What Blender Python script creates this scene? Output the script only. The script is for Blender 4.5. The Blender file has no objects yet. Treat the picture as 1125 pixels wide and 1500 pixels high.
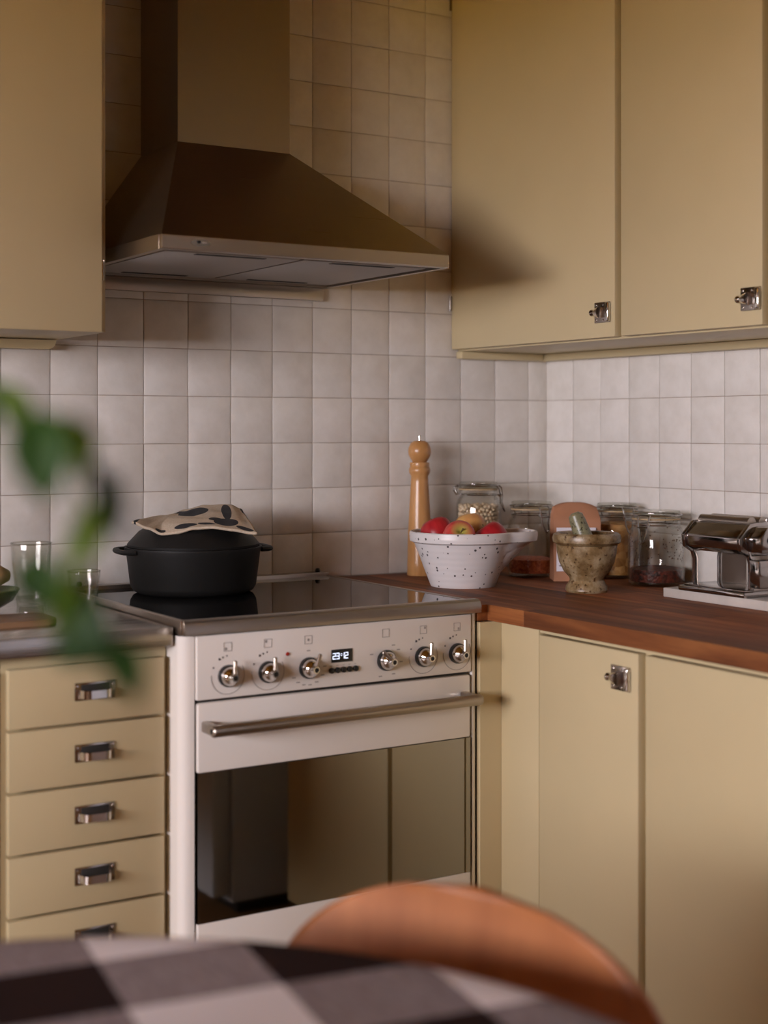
import bpy, bmesh, math, random
from mathutils import Vector, Matrix, noise as mnoise
random.seed(7)
PI = math.pi
SC = bpy.context.scene
COL = SC.collection

# ------------------------------------------------------------------ camera, light, exposure
YAW = 0.5549
CAM = Vector((-2.2227, -2.8280, 1.2396))
RIGHT = Vector((math.cos(YAW), -math.sin(YAW), 0))
FWD = Vector((math.sin(YAW), math.cos(YAW), 0))
def cam_pt(lat, z, depth):            # a point by its offset from where the photographer stood
    p = CAM + RIGHT * lat + FWD * depth
    return Vector((p.x, p.y, z))
cd = bpy.data.cameras.new('camera'); cam = bpy.data.objects.new('camera', cd); COL.objects.link(cam)
cam.location = CAM; cam.rotation_euler = (PI / 2, 0, -YAW)
cd.sensor_fit = 'HORIZONTAL'; cd.sensor_width = 24.0
cd.lens = 2132.04 / 1125 * 24.0
cd.shift_y = -122.776 / 1125
cd.clip_start = 0.05
cd.dof.use_dof = True; cd.dof.focus_distance = 2.9; cd.dof.aperture_fstop = 2.0
SC.camera = cam

w = bpy.data.worlds.new('overcast_sky'); SC.world = w; w.use_nodes = True
bg = w.node_tree.nodes['Background']
bg.inputs['Color'].default_value = (1.0, 0.93, 0.99, 1); bg.inputs['Strength'].default_value = 39.5
WIN = (-4.25, -1.35, 1.12, 2.01)       # window opening: y0, y1, z0, z1 in the far left wall
pl = bpy.data.lights.new('window_portal', 'AREA'); pl.shape = 'RECTANGLE'
pl.size = WIN[3] - WIN[2]; pl.size_y = WIN[1] - WIN[0]
pl.cycles.is_portal = True
po = bpy.data.objects.new('window_portal', pl); COL.objects.link(po)
po.location = (-5.52, (WIN[0] + WIN[1]) / 2, (WIN[2] + WIN[3]) / 2); po.rotation_euler = (0, -PI / 2, 0)

vs = SC.view_settings
SC.display_settings.display_device = 'sRGB'
vs.view_transform = 'Standard'; vs.look = 'None'; vs.gamma = 1.0; vs.use_curve_mapping = False
vs.exposure = 0.0
SC.cycles.use_denoising = True
SC.cycles.max_bounces = 10; SC.cycles.diffuse_bounces = 5; SC.cycles.glossy_bounces = 5
SC.cycles.transparent_max_bounces = 24; SC.cycles.sample_clamp_indirect = 8.0
SC.cycles.caustics_reflective = False; SC.cycles.caustics_refractive = False

# ------------------------------------------------------------------ materials
def new_mat(name):
    m = bpy.data.materials.new(name); m.use_nodes = True
    nt = m.node_tree; return m, nt, nt.nodes['Principled BSDF']
def N(nt, t, **kw):
    n = nt.nodes.new(t)
    for k, v in kw.items(): setattr(n, k, v)
    return n
def coords(nt, scale=(1, 1, 1), rot=(0, 0, 0), loc=(0, 0, 0)):
    tc = N(nt, 'ShaderNodeTexCoord'); mp = N(nt, 'ShaderNodeMapping')
    mp.inputs['Scale'].default_value = scale; mp.inputs['Rotation'].default_value = rot; mp.inputs['Location'].default_value = loc
    nt.links.new(tc.outputs['Object'], mp.inputs['Vector']); return mp.outputs['Vector']
def c4(c): return (c[0], c[1], c[2], 1)
def mixc(nt, fac, a, b, mode='MIX'):
    n = N(nt, 'ShaderNodeMix', data_type='RGBA', blend_type=mode)
    for s, v in (('Factor', fac), ('A', a), ('B', b)):
        i = [q for q in n.inputs if q.name == s and q.type == ('VALUE' if s == 'Factor' else 'RGBA')][0]
        if hasattr(v, 'links'): nt.links.new(v, i)
        else: i.default_value = v if s == 'Factor' else c4(v)
    return [q for q in n.outputs if q.type == 'RGBA'][0]
def ramp(nt, src, stops):
    r = N(nt, 'ShaderNodeValToRGB'); e = r.color_ramp.elements
    while len(e) < len(stops): e.new(0.5)
    for q, (p, c) in zip(e, stops): q.position = p; q.color = c4(c)
    nt.links.new(src, r.inputs['Fac']); return r.outputs['Color']
def nz(nt, vec, scale, detail=3, rough=.55, dist=0):
    n = N(nt, 'ShaderNodeTexNoise'); n.inputs['Scale'].default_value = scale; n.inputs['Detail'].default_value = detail
    n.inputs['Roughness'].default_value = rough; n.inputs['Distortion'].default_value = dist
    if vec is not None: nt.links.new(vec, n.inputs['Vector'])
    return n.outputs['Fac']
def bump(nt, b, h, strength=.3, dist=.002):
    n = N(nt, 'ShaderNodeBump'); n.inputs['Strength'].default_value = strength; n.inputs['Distance'].default_value = dist
    nt.links.new(h, n.inputs['Height']); nt.links.new(n.outputs['Normal'], b.inputs['Normal'])
def simple(name, col, rough=.5, metal=0., spec=.5, var=0., vscale=8, bmp=0., bscale=60, bdist=.001, coat=0.):
    m, nt, b = new_mat(name)
    b.inputs['Roughness'].default_value = rough; b.inputs['Metallic'].default_value = metal
    b.inputs['Specular IOR Level'].default_value = spec; b.inputs['Coat Weight'].default_value = coat
    b.inputs['Base Color'].default_value = c4(col)
    if var or bmp: v = coords(nt)
    if var:
        lo = tuple(x * (1 - var) for x in col); hi = tuple(min(1, x * (1 + var)) for x in col)
        nt.links.new(ramp(nt, nz(nt, v, vscale), [(.3, lo), (.7, hi)]), b.inputs['Base Color'])
    if bmp: bump(nt, b, nz(nt, v, bscale, 4), bmp, bdist)
    return m
def emit(name, col, s):
    m, nt, b = new_mat(name); b.inputs['Base Color'].default_value = (0, 0, 0, 1)
    b.inputs['Emission Color'].default_value = c4(col); b.inputs['Emission Strength'].default_value = s; return m
def thin_glass(name, tint=(.97, .97, .955), refl=.60):
    m, nt, b = new_mat(name); nt.nodes.remove(b)
    t = N(nt, 'ShaderNodeBsdfTransparent'); t.inputs['Color'].default_value = c4(tint)
    g = N(nt, 'ShaderNodeBsdfGlossy'); g.inputs['Roughness'].default_value = .03
    lw = N(nt, 'ShaderNodeLayerWeight'); lw.inputs['Blend'].default_value = .5
    pw = N(nt, 'ShaderNodeMath', operation='POWER'); nt.links.new(lw.outputs['Facing'], pw.inputs[0]); pw.inputs[1].default_value = 3.5
    ma = N(nt, 'ShaderNodeMath', operation='MULTIPLY_ADD'); nt.links.new(pw.outputs[0], ma.inputs[0]); ma.inputs[1].default_value = refl; ma.inputs[2].default_value = .045
    mx = N(nt, 'ShaderNodeMixShader')
    nt.links.new(ma.outputs[0], mx.inputs['Fac']); nt.links.new(t.outputs[0], mx.inputs[1]); nt.links.new(g.outputs[0], mx.inputs[2])
    nt.links.new(mx.outputs[0], nt.nodes['Material Output'].inputs['Surface']); return m
def brushed(name, col, rough=.32, axis=0):
    m, nt, b = new_mat(name)
    b.inputs['Metallic'].default_value = 1; b.inputs['Base Color'].default_value = c4(col)
    sc = [400, 400, 400]; sc[axis] = 4
    v = coords(nt, tuple(sc)); h = nz(nt, v, 1, 2)
    r = N(nt, 'ShaderNodeMapRange'); r.inputs['To Min'].default_value = rough - .07; r.inputs['To Max'].default_value = rough + .1
    nt.links.new(h, r.inputs['Value']); nt.links.new(r.outputs[0], b.inputs['Roughness'])
    bump(nt, b, h, .06, .0004); return m

def tile_mat():
    m, nt, b = new_mat('glazed_tile'); v = coords(nt)
    oi = N(nt, 'ShaderNodeObjectInfo')
    off = N(nt, 'ShaderNodeVectorMath', operation='ADD'); nt.links.new(v, off.inputs[0])
    cmb = N(nt, 'ShaderNodeVectorMath', operation='SCALE'); cmb.inputs[0].default_value = (31, 17, 23)
    nt.links.new(oi.outputs['Random'], cmb.inputs['Scale']); nt.links.new(cmb.outputs[0], off.inputs[1])
    base = ramp(nt, oi.outputs['Random'], [(0, (.735, .705, .66)), (.5, (.76, .73, .685)), (1, (.785, .755, .715))])
    mot = ramp(nt, nz(nt, off.outputs[0], 22, 4, .6), [(.3, (.90, .89, .875)), (.65, (1, 1, 1))])
    nt.links.new(mixc(nt, 1.0, base, mot, 'MULTIPLY'), b.inputs['Base Color'])
    b.inputs['Roughness'].default_value = .26; b.inputs['Coat Weight'].default_value = .15
    bump(nt, b, nz(nt, off.outputs[0], 30, 3, .5), .35, .0026); return m
def wood_mat(name, stops, scale=(2.2, 26, 26), rough=.42, rnd=.25, axis_rot=(0, 0, 0)):
    m, nt, b = new_mat(name); v = coords(nt, scale, axis_rot)
    oi = N(nt, 'ShaderNodeObjectInfo')
    sh = N(nt, 'ShaderNodeVectorMath', operation='SCALE'); sh.inputs[0].default_value = (13, 29, 41)
    nt.links.new(oi.outputs['Random'], sh.inputs['Scale'])
    ad = N(nt, 'ShaderNodeVectorMath', operation='ADD'); nt.links.new(v, ad.inputs[0]); nt.links.new(sh.outputs[0], ad.inputs[1])
    g = nz(nt, ad.outputs[0], 1.0, 6, .62, .6)
    col = ramp(nt, g, stops)
    k = ramp(nt, oi.outputs['Random'], [(0, (1 - rnd,) * 3), (1, (1, 1, 1))])
    nt.links.new(mixc(nt, 1.0, col, k, 'MULTIPLY'), b.inputs['Base Color'])
    b.inputs['Roughness'].default_value = rough
    bump(nt, b, g, .08, .001); return m

M = {}
M['tile'] = tile_mat()
M['grout'] = simple('grout', (.38, .32, .265), .9, var=.15, vscale=40)
M['plaster'] = simple('plaster', (.36, .215, .07), .85, var=.05, vscale=3)
M['ceiling'] = simple('ceiling_boards', (.36, .20, .05), .9)
M['grey_wall'] = simple('blue_grey_paint', (.62, .67, .76), .45)
M['floor'] = wood_mat('floor_wood', [(.3, (.16, .08, .03)), (.7, (.27, .14, .055))], (1.5, 14, 14), .45)
M['cream'] = simple('cream_paint', (.555, .458, .268), .42, var=.025, vscale=5, bmp=.05, bscale=90, bdist=.0006)
M['steel'] = brushed('brushed_steel', (.42, .37, .32), .30, 0)
M['hood'] = brushed('hood_steel', (.32, .275, .225), .30, 0)
M['worktop_steel'] = brushed('worktop_steel', (.48, .45, .42), .24, 0)
M['chrome'] = simple('chrome', (.72, .69, .66), .09, 1.)
M['nickel'] = simple('aged_nickel', (.45, .41, .38), .17, 1., bmp=.12, bscale=160, bdist=.0006)
M['gunmetal'] = simple('dark_chrome', (.40, .375, .365), .13, 1.)
M['wire'] = simple('steel_wire', (.42, .40, .38), .2, 1.)
M['enamel'] = simple('white_enamel', (.80, .755, .70), .22, coat=.3)
M['black_glass'] = simple('black_ceramic_glass', (.010, .010, .011), .035)
M['oven_glass'] = simple('tinted_oven_glass', (.36, .345, .31), .035, 1.)
M['black'] = simple('black_plastic', (.012, .012, .012), .35)
M['gap'] = simple('dark_gap', (.02, .018, .016), .7)
M['print'] = simple('grey_print', (.33, .30, .28), .6)
M['print_dark'] = simple('dark_print', (.08, .07, .07), .6)
M['led'] = emit('display_digits', (.75, .80, 1.0), 2.2)
M['red_lamp'] = simple('red_lamp', (.35, .02, .01), .2)
M['iron'] = simple('cast_iron', (.010, .0095, .009), .55, spec=.32, bmp=.25, bscale=420, bdist=.0006)
M['filter'] = simple('hood_filter_grey', (.36, .34, .33), .45, .3, bmp=.3, bscale=500)
M['stave'] = wood_mat('walnut_worktop', [(.28, (.16, .046, .013)), (.5, (.33, .105, .030)), (.72, (.54, .20, .060))], (34, 2.2, 34), .58, .58)
M['stave'].node_tree.nodes['Principled BSDF'].inputs['Specular IOR Level'].default_value = .3
M['mill'] = wood_mat('beech_mill', [(.3, (.42, .20, .065)), (.7, (.58, .31, .12))], (40, 40, 5), .28, 0)
M['chair_ply'] = wood_mat('chair_plywood', [(.3, (.30, .098, .028)), (.7, (.42, .155, .050))], (16, 2.2, 2.2), .38, 0)
M['board_wood'] = wood_mat('board_wood', [(.3, (.22, .12, .06)), (.7, (.36, .22, .12))], (4, 30, 30), .5, 0)
M['glass'] = thin_glass('clear_glass')
M['glass_lid'] = thin_glass('greyish_lid_glass', (.86, .86, .82), .5)
M['rubber'] = simple('gasket_rubber', (.42, .30, .16), .6)
M['marble'] = simple('marble', (.56, .51, .46), .3, var=.10, vscale=18)
M['leg'] = simple('chair_leg_steel', (.5, .5, .5), .25, 1.)
M['table_wood'] = wood_mat('table_wood', [(.3, (.25, .14, .07)), (.7, (.38, .23, .13))])
M['ground'] = simple('outside_gravel', (.36, .25, .06), .9)
M['paper'] = simple('kraft_paper', (.40, .185, .098), .75, var=.08, vscale=20, bmp=.35, bscale=28, bdist=.002)
M['white_label'] = simple('white_label', (.72, .69, .74), .6)
M['apple_stem'] = simple('apple_stem', (.16, .11, .04), .7)
M['green_bowl'] = simple('green_glaze', (.10, .12, .035), .25)
M['ginger'] = simple('ginger_skin', (.42, .27, .13), .7, var=.25, vscale=40, bmp=.5, bscale=60, bdist=.003)
M['stem'] = simple('plant_stem', (.10, .16, .04), .6)
M['vase'] = simple('vase_glaze', (.35, .36, .34), .3)
M['frame_white'] = simple('window_paint', (.7, .68, .64), .5)

# speckled stoneware
m, nt, b = new_mat('speckled_stoneware'); v = coords(nt)
vo = N(nt, 'ShaderNodeTexVoronoi'); vo.inputs['Scale'].default_value = 74; nt.links.new(v, vo.inputs['Vector'])
n2 = nz(nt, v, 38, 2)
ms = N(nt, 'ShaderNodeMath', operation='MULTIPLY_ADD'); nt.links.new(n2, ms.inputs[0]); ms.inputs[1].default_value = -.31; nt.links.new(vo.outputs['Distance'], ms.inputs[2])
nt.links.new(ramp(nt, ms.outputs[0], [(0.0, (.06, .05, .05)), (.012, (.70, .665, .655))]), b.inputs['Base Color'])
add = None
b.inputs['Roughness'].default_value = .34
wv = N(nt, 'ShaderNodeTexWave', bands_direction='Z'); wv.inputs['Scale'].default_value = 26; wv.inputs['Distortion'].default_value = 1.2; nt.links.new(v, wv.inputs['Vector'])
bump(nt, b, wv.outputs['Fac'], .12, .002); M['stoneware'] = m
# mottled stone for mortar
def stone(name, stops, spots, scale=26):
    m, nt, b = new_mat(name); v = coords(nt)
    base = ramp(nt, nz(nt, v, scale, 6, .65), stops)
    sp = ramp(nt, nz(nt, v, scale * 4.2, 3, .5), [(.33, spots), (.42, (1, 1, 1))])
    nt.links.new(mixc(nt, 1., base, sp, 'MULTIPLY'), b.inputs['Base Color'])
    b.inputs['Roughness'].default_value = .34; bump(nt, b, nz(nt, v, 90, 4), .15, .001); return m
M['mortar'] = stone('ochre_marble', [(.34, (.10, .052, .016)), (.5, (.235, .155, .07)), (.66, (.40, .31, .185))], (.30, .2, .12))
M['pestle'] = stone('green_granite', [(.3, (.17, .155, .085)), (.7, (.30, .28, .165))], (.14, .12, .07), 40)
# pulses
def grains(name, cols, scale):
    m, nt, b = new_mat(name); v = coords(nt)
    vo = N(nt, 'ShaderNodeTexVoronoi'); vo.inputs['Scale'].default_value = scale; nt.links.new(v, vo.inputs['Vector'])
    nt.links.new(ramp(nt, vo.outputs['Color'], [(.2, cols[0]), (.5, cols[1]), (.8, cols[2])]), b.inputs['Base Color'])
    b.inputs['Roughness'].default_value = .6
    iv = N(nt, 'ShaderNodeMath', operation='SUBTRACT'); iv.inputs[0].default_value = 1; nt.links.new(vo.outputs['Distance'], iv.inputs[1])
    bump(nt, b, iv.outputs[0], .6, .003); return m
M['lentils'] = grains('red_lentils', [(.42, .075, .018), (.58, .12, .03), (.68, .18, .06)], 260)
M['dark_lentils'] = grains('dark_pulses', [(.035, .012, .008), (.06, .02, .012), (.10, .03, .015)], 220)
M['cereal'] = grains('toasted_cereal', [(.30, .13, .03), (.46, .22, .06), (.60, .34, .12)], 75)
M['spice'] = grains('dark_red_spice', [(.025, .007, .005), (.06, .012, .007), (.13, .024, .012)], 160)
M['chickpea'] = simple('chickpea', (.74, .58, .39), .55, var=.15, vscale=60)
# crumb speckles on glass
M['crumb'] = simple('spice_flake', (.10, .045, .02), .7)
# apples
def apple_mat(name, top, side, streak, pit=None):
    m, nt, b = new_mat(name); v = coords(nt, (70, 70, 5)); v2 = coords(nt)
    st = ramp(nt, nz(nt, v, 1, 3), [(.35, side), (.7, streak)])
    mk = ramp(nt, nz(nt, v2, 14, 2), [(.42, (0, 0, 0)), (.62, (1, 1, 1))])
    col = mixc(nt, mk, st, top)
    if pit:                                    # paler skin round the stem
        sx = N(nt, 'ShaderNodeSeparateXYZ'); nt.links.new(v2, sx.inputs[0])
        ln_ = N(nt, 'ShaderNodeVectorMath', operation='LENGTH'); cx_ = N(nt, 'ShaderNodeCombineXYZ'); nt.links.new(sx.outputs[0], cx_.inputs[0]); nt.links.new(sx.outputs[1], cx_.inputs[1]); nt.links.new(cx_.outputs[0], ln_.inputs[0])
        up_ = N(nt, 'ShaderNodeMath', operation='GREATER_THAN'); nt.links.new(sx.outputs[2], up_.inputs[0]); up_.inputs[1].default_value = .01
        rg = ramp(nt, ln_.outputs['Value'], [(.006, (1, 1, 1)), (.024, (0, 0, 0))])
        fm = N(nt, 'ShaderNodeMath', operation='MULTIPLY'); nt.links.new(rg, fm.inputs[0]); nt.links.new(up_.outputs[0], fm.inputs[1])
        col = mixc(nt, fm.outputs[0], col, pit)
    nt.links.new(col, b.inputs['Base Color']); b.inputs['Roughness'].default_value = .3; b.inputs['Specular IOR Level'].default_value = .35; return m
M['apple_red'] = apple_mat('red_apple_skin', (.36, .012, .020), (.30, .008, .014), (.46, .025, .028))
M['apple_pink'] = apple_mat('blush_apple_skin', (.60, .16, .11), (.46, .022, .030), (.60, .10, .075), (.42, .38, .08))
M['apple_yellow'] = apple_mat('yellow_apple_skin', (.60, .33, .10), (.62, .36, .12), (.55, .22, .08))
# leaves: shaded dark blades and lit ones, the light put into their colours
for nm, lo, hi, tc_c in (('leaf', (.014, .040, .007), (.030, .080, .012), (.07, .15, .02)), ('leaf_lit', (.13, .26, .018), (.22, .38, .03), (.28, .50, .04))):
    m, nt, b = new_mat(nm); oi = N(nt, 'ShaderNodeObjectInfo')
    nt.links.new(ramp(nt, oi.outputs['Random'], [(0, lo), (1, hi)]), b.inputs['Base Color']); b.inputs['Roughness'].default_value = .55; b.inputs['Specular IOR Level'].default_value = .25
    tr = N(nt, 'ShaderNodeBsdfTranslucent'); tr.inputs['Color'].default_value = c4(tc_c)
    mx = N(nt, 'ShaderNodeMixShader'); mx.inputs[0].default_value = .3
    nt.links.new(b.outputs[0], mx.inputs[1]); nt.links.new(tr.outputs[0], mx.inputs[2]); nt.links.new(mx.outputs[0], nt.nodes['Material Output'].inputs['Surface']); M[nm] = m
# gingham (world-aligned cloth coordinates)
m, nt, b = new_mat('gingham_cotton'); v = coords(nt)
def dotv(a):
    d = N(nt, 'ShaderNodeVectorMath', operation='DOT_PRODUCT'); nt.links.new(v, d.inputs[0]); d.inputs[1].default_value = a; return d.outputs['Value']
def band(src, start, size):
    a = N(nt, 'ShaderNodeMath', operation='SUBTRACT'); nt.links.new(src, a.inputs[0]); a.inputs[1].default_value = start
    d = N(nt, 'ShaderNodeMath', operation='DIVIDE'); nt.links.new(a.outputs[0], d.inputs[0]); d.inputs[1].default_value = size * 2
    f = N(nt, 'ShaderNodeMath', operation='FRACT'); nt.links.new(d.outputs[0], f.inputs[0])
    l = N(nt, 'ShaderNodeMath', operation='LESS_THAN'); nt.links.new(f.outputs[0], l.inputs[0]); l.inputs[1].default_value = .5
    return l.outputs[0]
cu = band(dotv((.989, -.148, 0)), -1.350, .14); cvv = band(dotv((.148, .989, 0)), -1.897, .12)
sm = N(nt, 'ShaderNodeMath', operation='ADD'); nt.links.new(cu, sm.inputs[0]); nt.links.new(cvv, sm.inputs[1])
weave = nz(nt, coords(nt, (260, 50, 260), (0, 0, -.15)), 1, 3, .7)
wb = N(nt, 'ShaderNodeMath', operation='MULTIPLY_ADD'); nt.links.new(weave, wb.inputs[0]); wb.inputs[1].default_value = .5; wb.inputs[2].default_value = -.25
hf = N(nt, 'ShaderNodeMath', operation='MULTIPLY_ADD'); nt.links.new(sm.outputs[0], hf.inputs[0]); hf.inputs[1].default_value = .5; hf.inputs[2].default_value = 0
isone = N(nt, 'ShaderNodeMath', operation='COMPARE'); nt.links.new(sm.outputs[0], isone.inputs[0]); isone.inputs[1].default_value = 1; isone.inputs[2].default_value = .2
mm = N(nt, 'ShaderNodeMath', operation='MULTIPLY_ADD'); nt.links.new(wb.outputs[0], mm.inputs[0]); nt.links.new(isone.outputs[0], mm.inputs[1]); nt.links.new(hf.outputs[0], mm.inputs[2])
nt.links.new(ramp(nt, mm.outputs[0], [(0, (.84, .81, .85)), (.5, (.28, .24, .255)), (1, (.026, .014, .013))]), b.inputs['Base Color'])
b.inputs['Roughness'].default_value = .95; b.inputs['Specular IOR Level'].default_value = .08; M['gingham'] = m
# printed pot cloth: linen with a dark brush print and painted shade at the left curl
m, nt, b = new_mat('printed_linen'); fac = None
for (cx, cy, rx, ry, rot) in ((-.004, .000, .030, .036, 0), (-.036, .022, .032, .014, -.25), (.062, -.004, .010, .052, .12), (.066, -.072, .024, .022, 0), (.045, -.060, .014, .010, 0), (.098, .020, .007, .030, .35),
                              (-.010, -.094, .022, .008, .15), (.030, -.088, .018, .006, -.2), (.104, -.094, .018, .008, -.3), (-.058, -.100, .010, .006, 0), (-.106, -.05, .008, .06, 0)):  # last ellipse paints the shaded underside of the left curl
    tc = N(nt, 'ShaderNodeTexCoord'); mp = N(nt, 'ShaderNodeMapping', vector_type='TEXTURE')
    mp.inputs['Location'].default_value = (cx, cy, 0); mp.inputs['Rotation'].default_value = (0, 0, rot); mp.inputs['Scale'].default_value = (rx, ry, 1000)
    nt.links.new(tc.outputs['Object'], mp.inputs['Vector'])
    ln = N(nt, 'ShaderNodeVectorMath', operation='LENGTH'); nt.links.new(mp.outputs[0], ln.inputs[0])
    lt = N(nt, 'ShaderNodeMath', operation='LESS_THAN'); nt.links.new(ln.outputs['Value'], lt.inputs[0]); lt.inputs[1].default_value = 1
    if fac is None: fac = lt.outputs[0]
    else:
        mxm = N(nt, 'ShaderNodeMath', operation='MAXIMUM'); nt.links.new(fac, mxm.inputs[0]); nt.links.new(lt.outputs[0], mxm.inputs[1]); fac = mxm.outputs[0]
lin = ramp(nt, nz(nt, coords(nt), 300, 3), [(.3, (.48, .385, .28)), (.7, (.60, .50, .38))])
nt.links.new(mixc(nt, fac, lin, (.022, .021, .024)), b.inputs['Base Color']); b.inputs['Roughness'].default_value = .92
bump(nt, b, nz(nt, coords(nt), 500, 2), .4, .001); M['linen'] = m

# ------------------------------------------------------------------ geometry helpers
def box(bm, x0, x1, y0, y1, z0, z1, bev=0., seg=2):
    vs_ = [bm.verts.new((x, y, z)) for z in (z0, z1) for y in (y0, y1) for x in (x0, x1)]
    fs = [bm.faces.new([vs_[i] for i in q]) for q in ((0, 2, 3, 1), (4, 5, 7, 6), (0, 1, 5, 4), (2, 6, 7, 3), (0, 4, 6, 2), (1, 3, 7, 5))]
    if bev > 0:
        es = list({e for f in fs for e in f.edges})
        bmesh.ops.bevel(bm, geom=es, offset=bev, segments=seg, affect='EDGES', profile=.5)
def lathe(bm, prof, n=40, mat=None, close=False):
    rings = []; mtx = mat or Matrix.Identity(4)
    for (r, z) in prof:
        if r < 1e-6: rings.append([bm.verts.new(mtx @ Vector((0, 0, z)))])
        else: rings.append([bm.verts.new(mtx @ Vector((r * math.cos(2 * PI * i / n), r * math.sin(2 * PI * i / n), z))) for i in range(n)])
    seq = list(zip(rings, rings[1:])) + ([(rings[-1], rings[0])] if close else [])
    for a, b_ in seq:
        for i in range(n):
            j = (i + 1) % n
            if len(a) == 1 and len(b_) == 1: continue
            if len(a) == 1: bm.faces.new((a[0], b_[j], b_[i]))
            elif len(b_) == 1: bm.faces.new((a[i], a[j], b_[0]))
            else: bm.faces.new((a[i], a[j], b_[j], b_[i]))
def tube(bm, pts, rad, n=8, closed=False, flat=None):
    pts = [Vector(p) for p in pts]; k = len(pts); rings = []
    prev = None
    for i, p in enumerate(pts):
        a = pts[(i - 1) % k] if (closed or i > 0) else p; c = pts[(i + 1) % k] if (closed or i < k - 1) else p
        t = (c - a).normalized()
        if prev is None:
            up = Vector((0, 0, 1)) if abs(t.z) < .9 else Vector((1, 0, 0)); u = t.cross(up).normalized()
        else: u = (prev - t * prev.dot(t)).normalized()
        prev = u; v_ = t.cross(u)
        r = rad[i] if isinstance(rad, (list, tuple)) else rad
        f = flat or 1
        rings.append([bm.verts.new(p + (u * math.cos(2 * PI * q / n) + v_ * f * math.sin(2 * PI * q / n)) * r) for q in range(n)])
    for i in range(k if closed else k - 1):
        a, b_ = rings[i], rings[(i + 1) % k]
        for q in range(n): bm.faces.new((a[q], a[(q + 1) % n], b_[(q + 1) % n], b_[q]))
    if not closed: bm.faces.new(rings[0][::-1]); bm.faces.new(rings[-1])
def prism(bm, poly, a0, a1, axis='y', bev=0., seg=2):
    def P(u, v_, a): return {'y': (u, a, v_), 'x': (a, u, v_), 'z': (u, v_, a)}[axis]
    A = [bm.verts.new(P(u, v_, a0)) for u, v_ in poly]; B = [bm.verts.new(P(u, v_, a1)) for u, v_ in poly]; n = len(poly)
    fs = [bm.faces.new(A), bm.faces.new(B[::-1])] + [bm.faces.new((A[i], B[i], B[(i + 1) % n], A[(i + 1) % n])) for i in range(n)]
    if bev: bmesh.ops.bevel(bm, geom=list({e for f in fs for e in f.edges}), offset=bev, segments=seg, affect='EDGES', profile=.5)
def rrect(x0, x1, z0, z1, r, n=5):
    out = []
    for cx, cz, a0 in ((x1 - r, z1 - r, 0), (x0 + r, z1 - r, PI / 2), (x0 + r, z0 + r, PI), (x1 - r, z0 + r, 1.5 * PI)):
        for i in range(n + 1): a = a0 + PI / 2 * i / n; out.append((cx + r * math.cos(a), cz + r * math.sin(a)))
    return out
def grid(bm, fn, nu, nv):
    V = [[bm.verts.new(fn(i / nu, j / nv)) for i in range(nu + 1)] for j in range(nv + 1)]
    for j in range(nv):
        for i in range(nu): bm.faces.new((V[j][i], V[j][i + 1], V[j + 1][i + 1], V[j + 1][i]))
def mesh(name, bm, mat, ang=35):
    bmesh.ops.recalc_face_normals(bm, faces=bm.faces)
    me = bpy.data.meshes.new(name); bm.to_mesh(me); bm.free()
    for p in me.polygons: p.use_smooth = True
    me.set_sharp_from_angle(angle=math.radians(ang))
    me.materials.append(M[mat]); return me
def obj(name, bm, mat, parent=None, ang=35, loc=None, rot=None):
    o = bpy.data.objects.new(name, mesh(name, bm, mat, ang)); COL.objects.link(o)
    if parent: o.parent = parent
    if loc is not None: o.location = loc
    if rot is not None: o.rotation_euler = rot
    return o
def inst(src, parent=None, loc=None, rot=None, scale=None):
    o = src.copy(); COL.objects.link(o)
    if parent: o.parent = parent
    if loc is not None: o.location = loc
    if rot is not None: o.rotation_euler = rot
    if scale is not None: o.scale = scale
    return o
def bmbox(*a, **k): bm = bmesh.new(); box(bm, *a, **k); return bm
def tag(o, label, cat, group=None):
    o['label'] = label; o['category'] = cat
    if group: o['group'] = group
    return o
def thing(name, label, cat, loc=(0, 0, 0), rz=0, group=None):
    o = bpy.data.objects.new(name, None); COL.objects.link(o); o.empty_display_size = .05
    o.location = loc; o.rotation_euler = (0, 0, rz); return tag(o, label, cat, group)
def struct(o): o['kind'] = 'structure'; return o
def copy_tree(o, parent):
    c = inst(o, parent)
    for ch in list(o.children): copy_tree(ch, c)
    return c

# ------------------------------------------------------------------ room shell
XW, YW, H = -5.5, -6.0, 2.55
struct(obj('floor', bmbox(XW - .2, .2, YW - .2, .2, -.1, 0), 'floor'))
struct(obj('ceiling', bmbox(XW - .2, .2, YW - .2, .2, H, H + .1), 'ceiling'))
wall_back = struct(obj('wall_back', bmbox(XW - .2, .2, .0035, .2, 0, H), 'grout'))
wall_right = struct(obj('wall_right', bmbox(.0035, .2, -1.75, .0035, 0, H), 'grout'))
struct(obj('wall_right_plain', bmbox(.0, .2, YW, -1.75, 0, H), 'grey_wall'))
struct(obj('wall_front', bmbox(XW - .2, .2, YW - .2, YW, 0, H), 'plaster'))
bm = bmesh.new()
box(bm, XW - .2, XW, YW, WIN[0], 0, H); box(bm, XW - .2, XW, WIN[1], .0035, 0, H)
box(bm, XW - .2, XW, WIN[0], WIN[1], 0, WIN[2]); box(bm, XW - .2, XW, WIN[0], WIN[1], WIN[3], H)
struct(obj('wall_left', bm, 'plaster'))
bm = bmesh.new()
for y in (WIN[0] + .03, (WIN[0] + WIN[1]) / 2, WIN[1] - .03): box(bm, XW - .12, XW - .07, y - .03, y + .03, WIN[2] + .0, WIN[3])
for z in (WIN[2] + .03, WIN[3] - .03): box(bm, XW - .12, XW - .07, WIN[0], WIN[1], z - .03, z + .03)
struct(obj('window_1', bm, 'frame_white'))
g = struct(obj('ground_outside', bmbox(-60, XW - .25, -45, 40, -1.2, -1.0), 'ground'))

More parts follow.
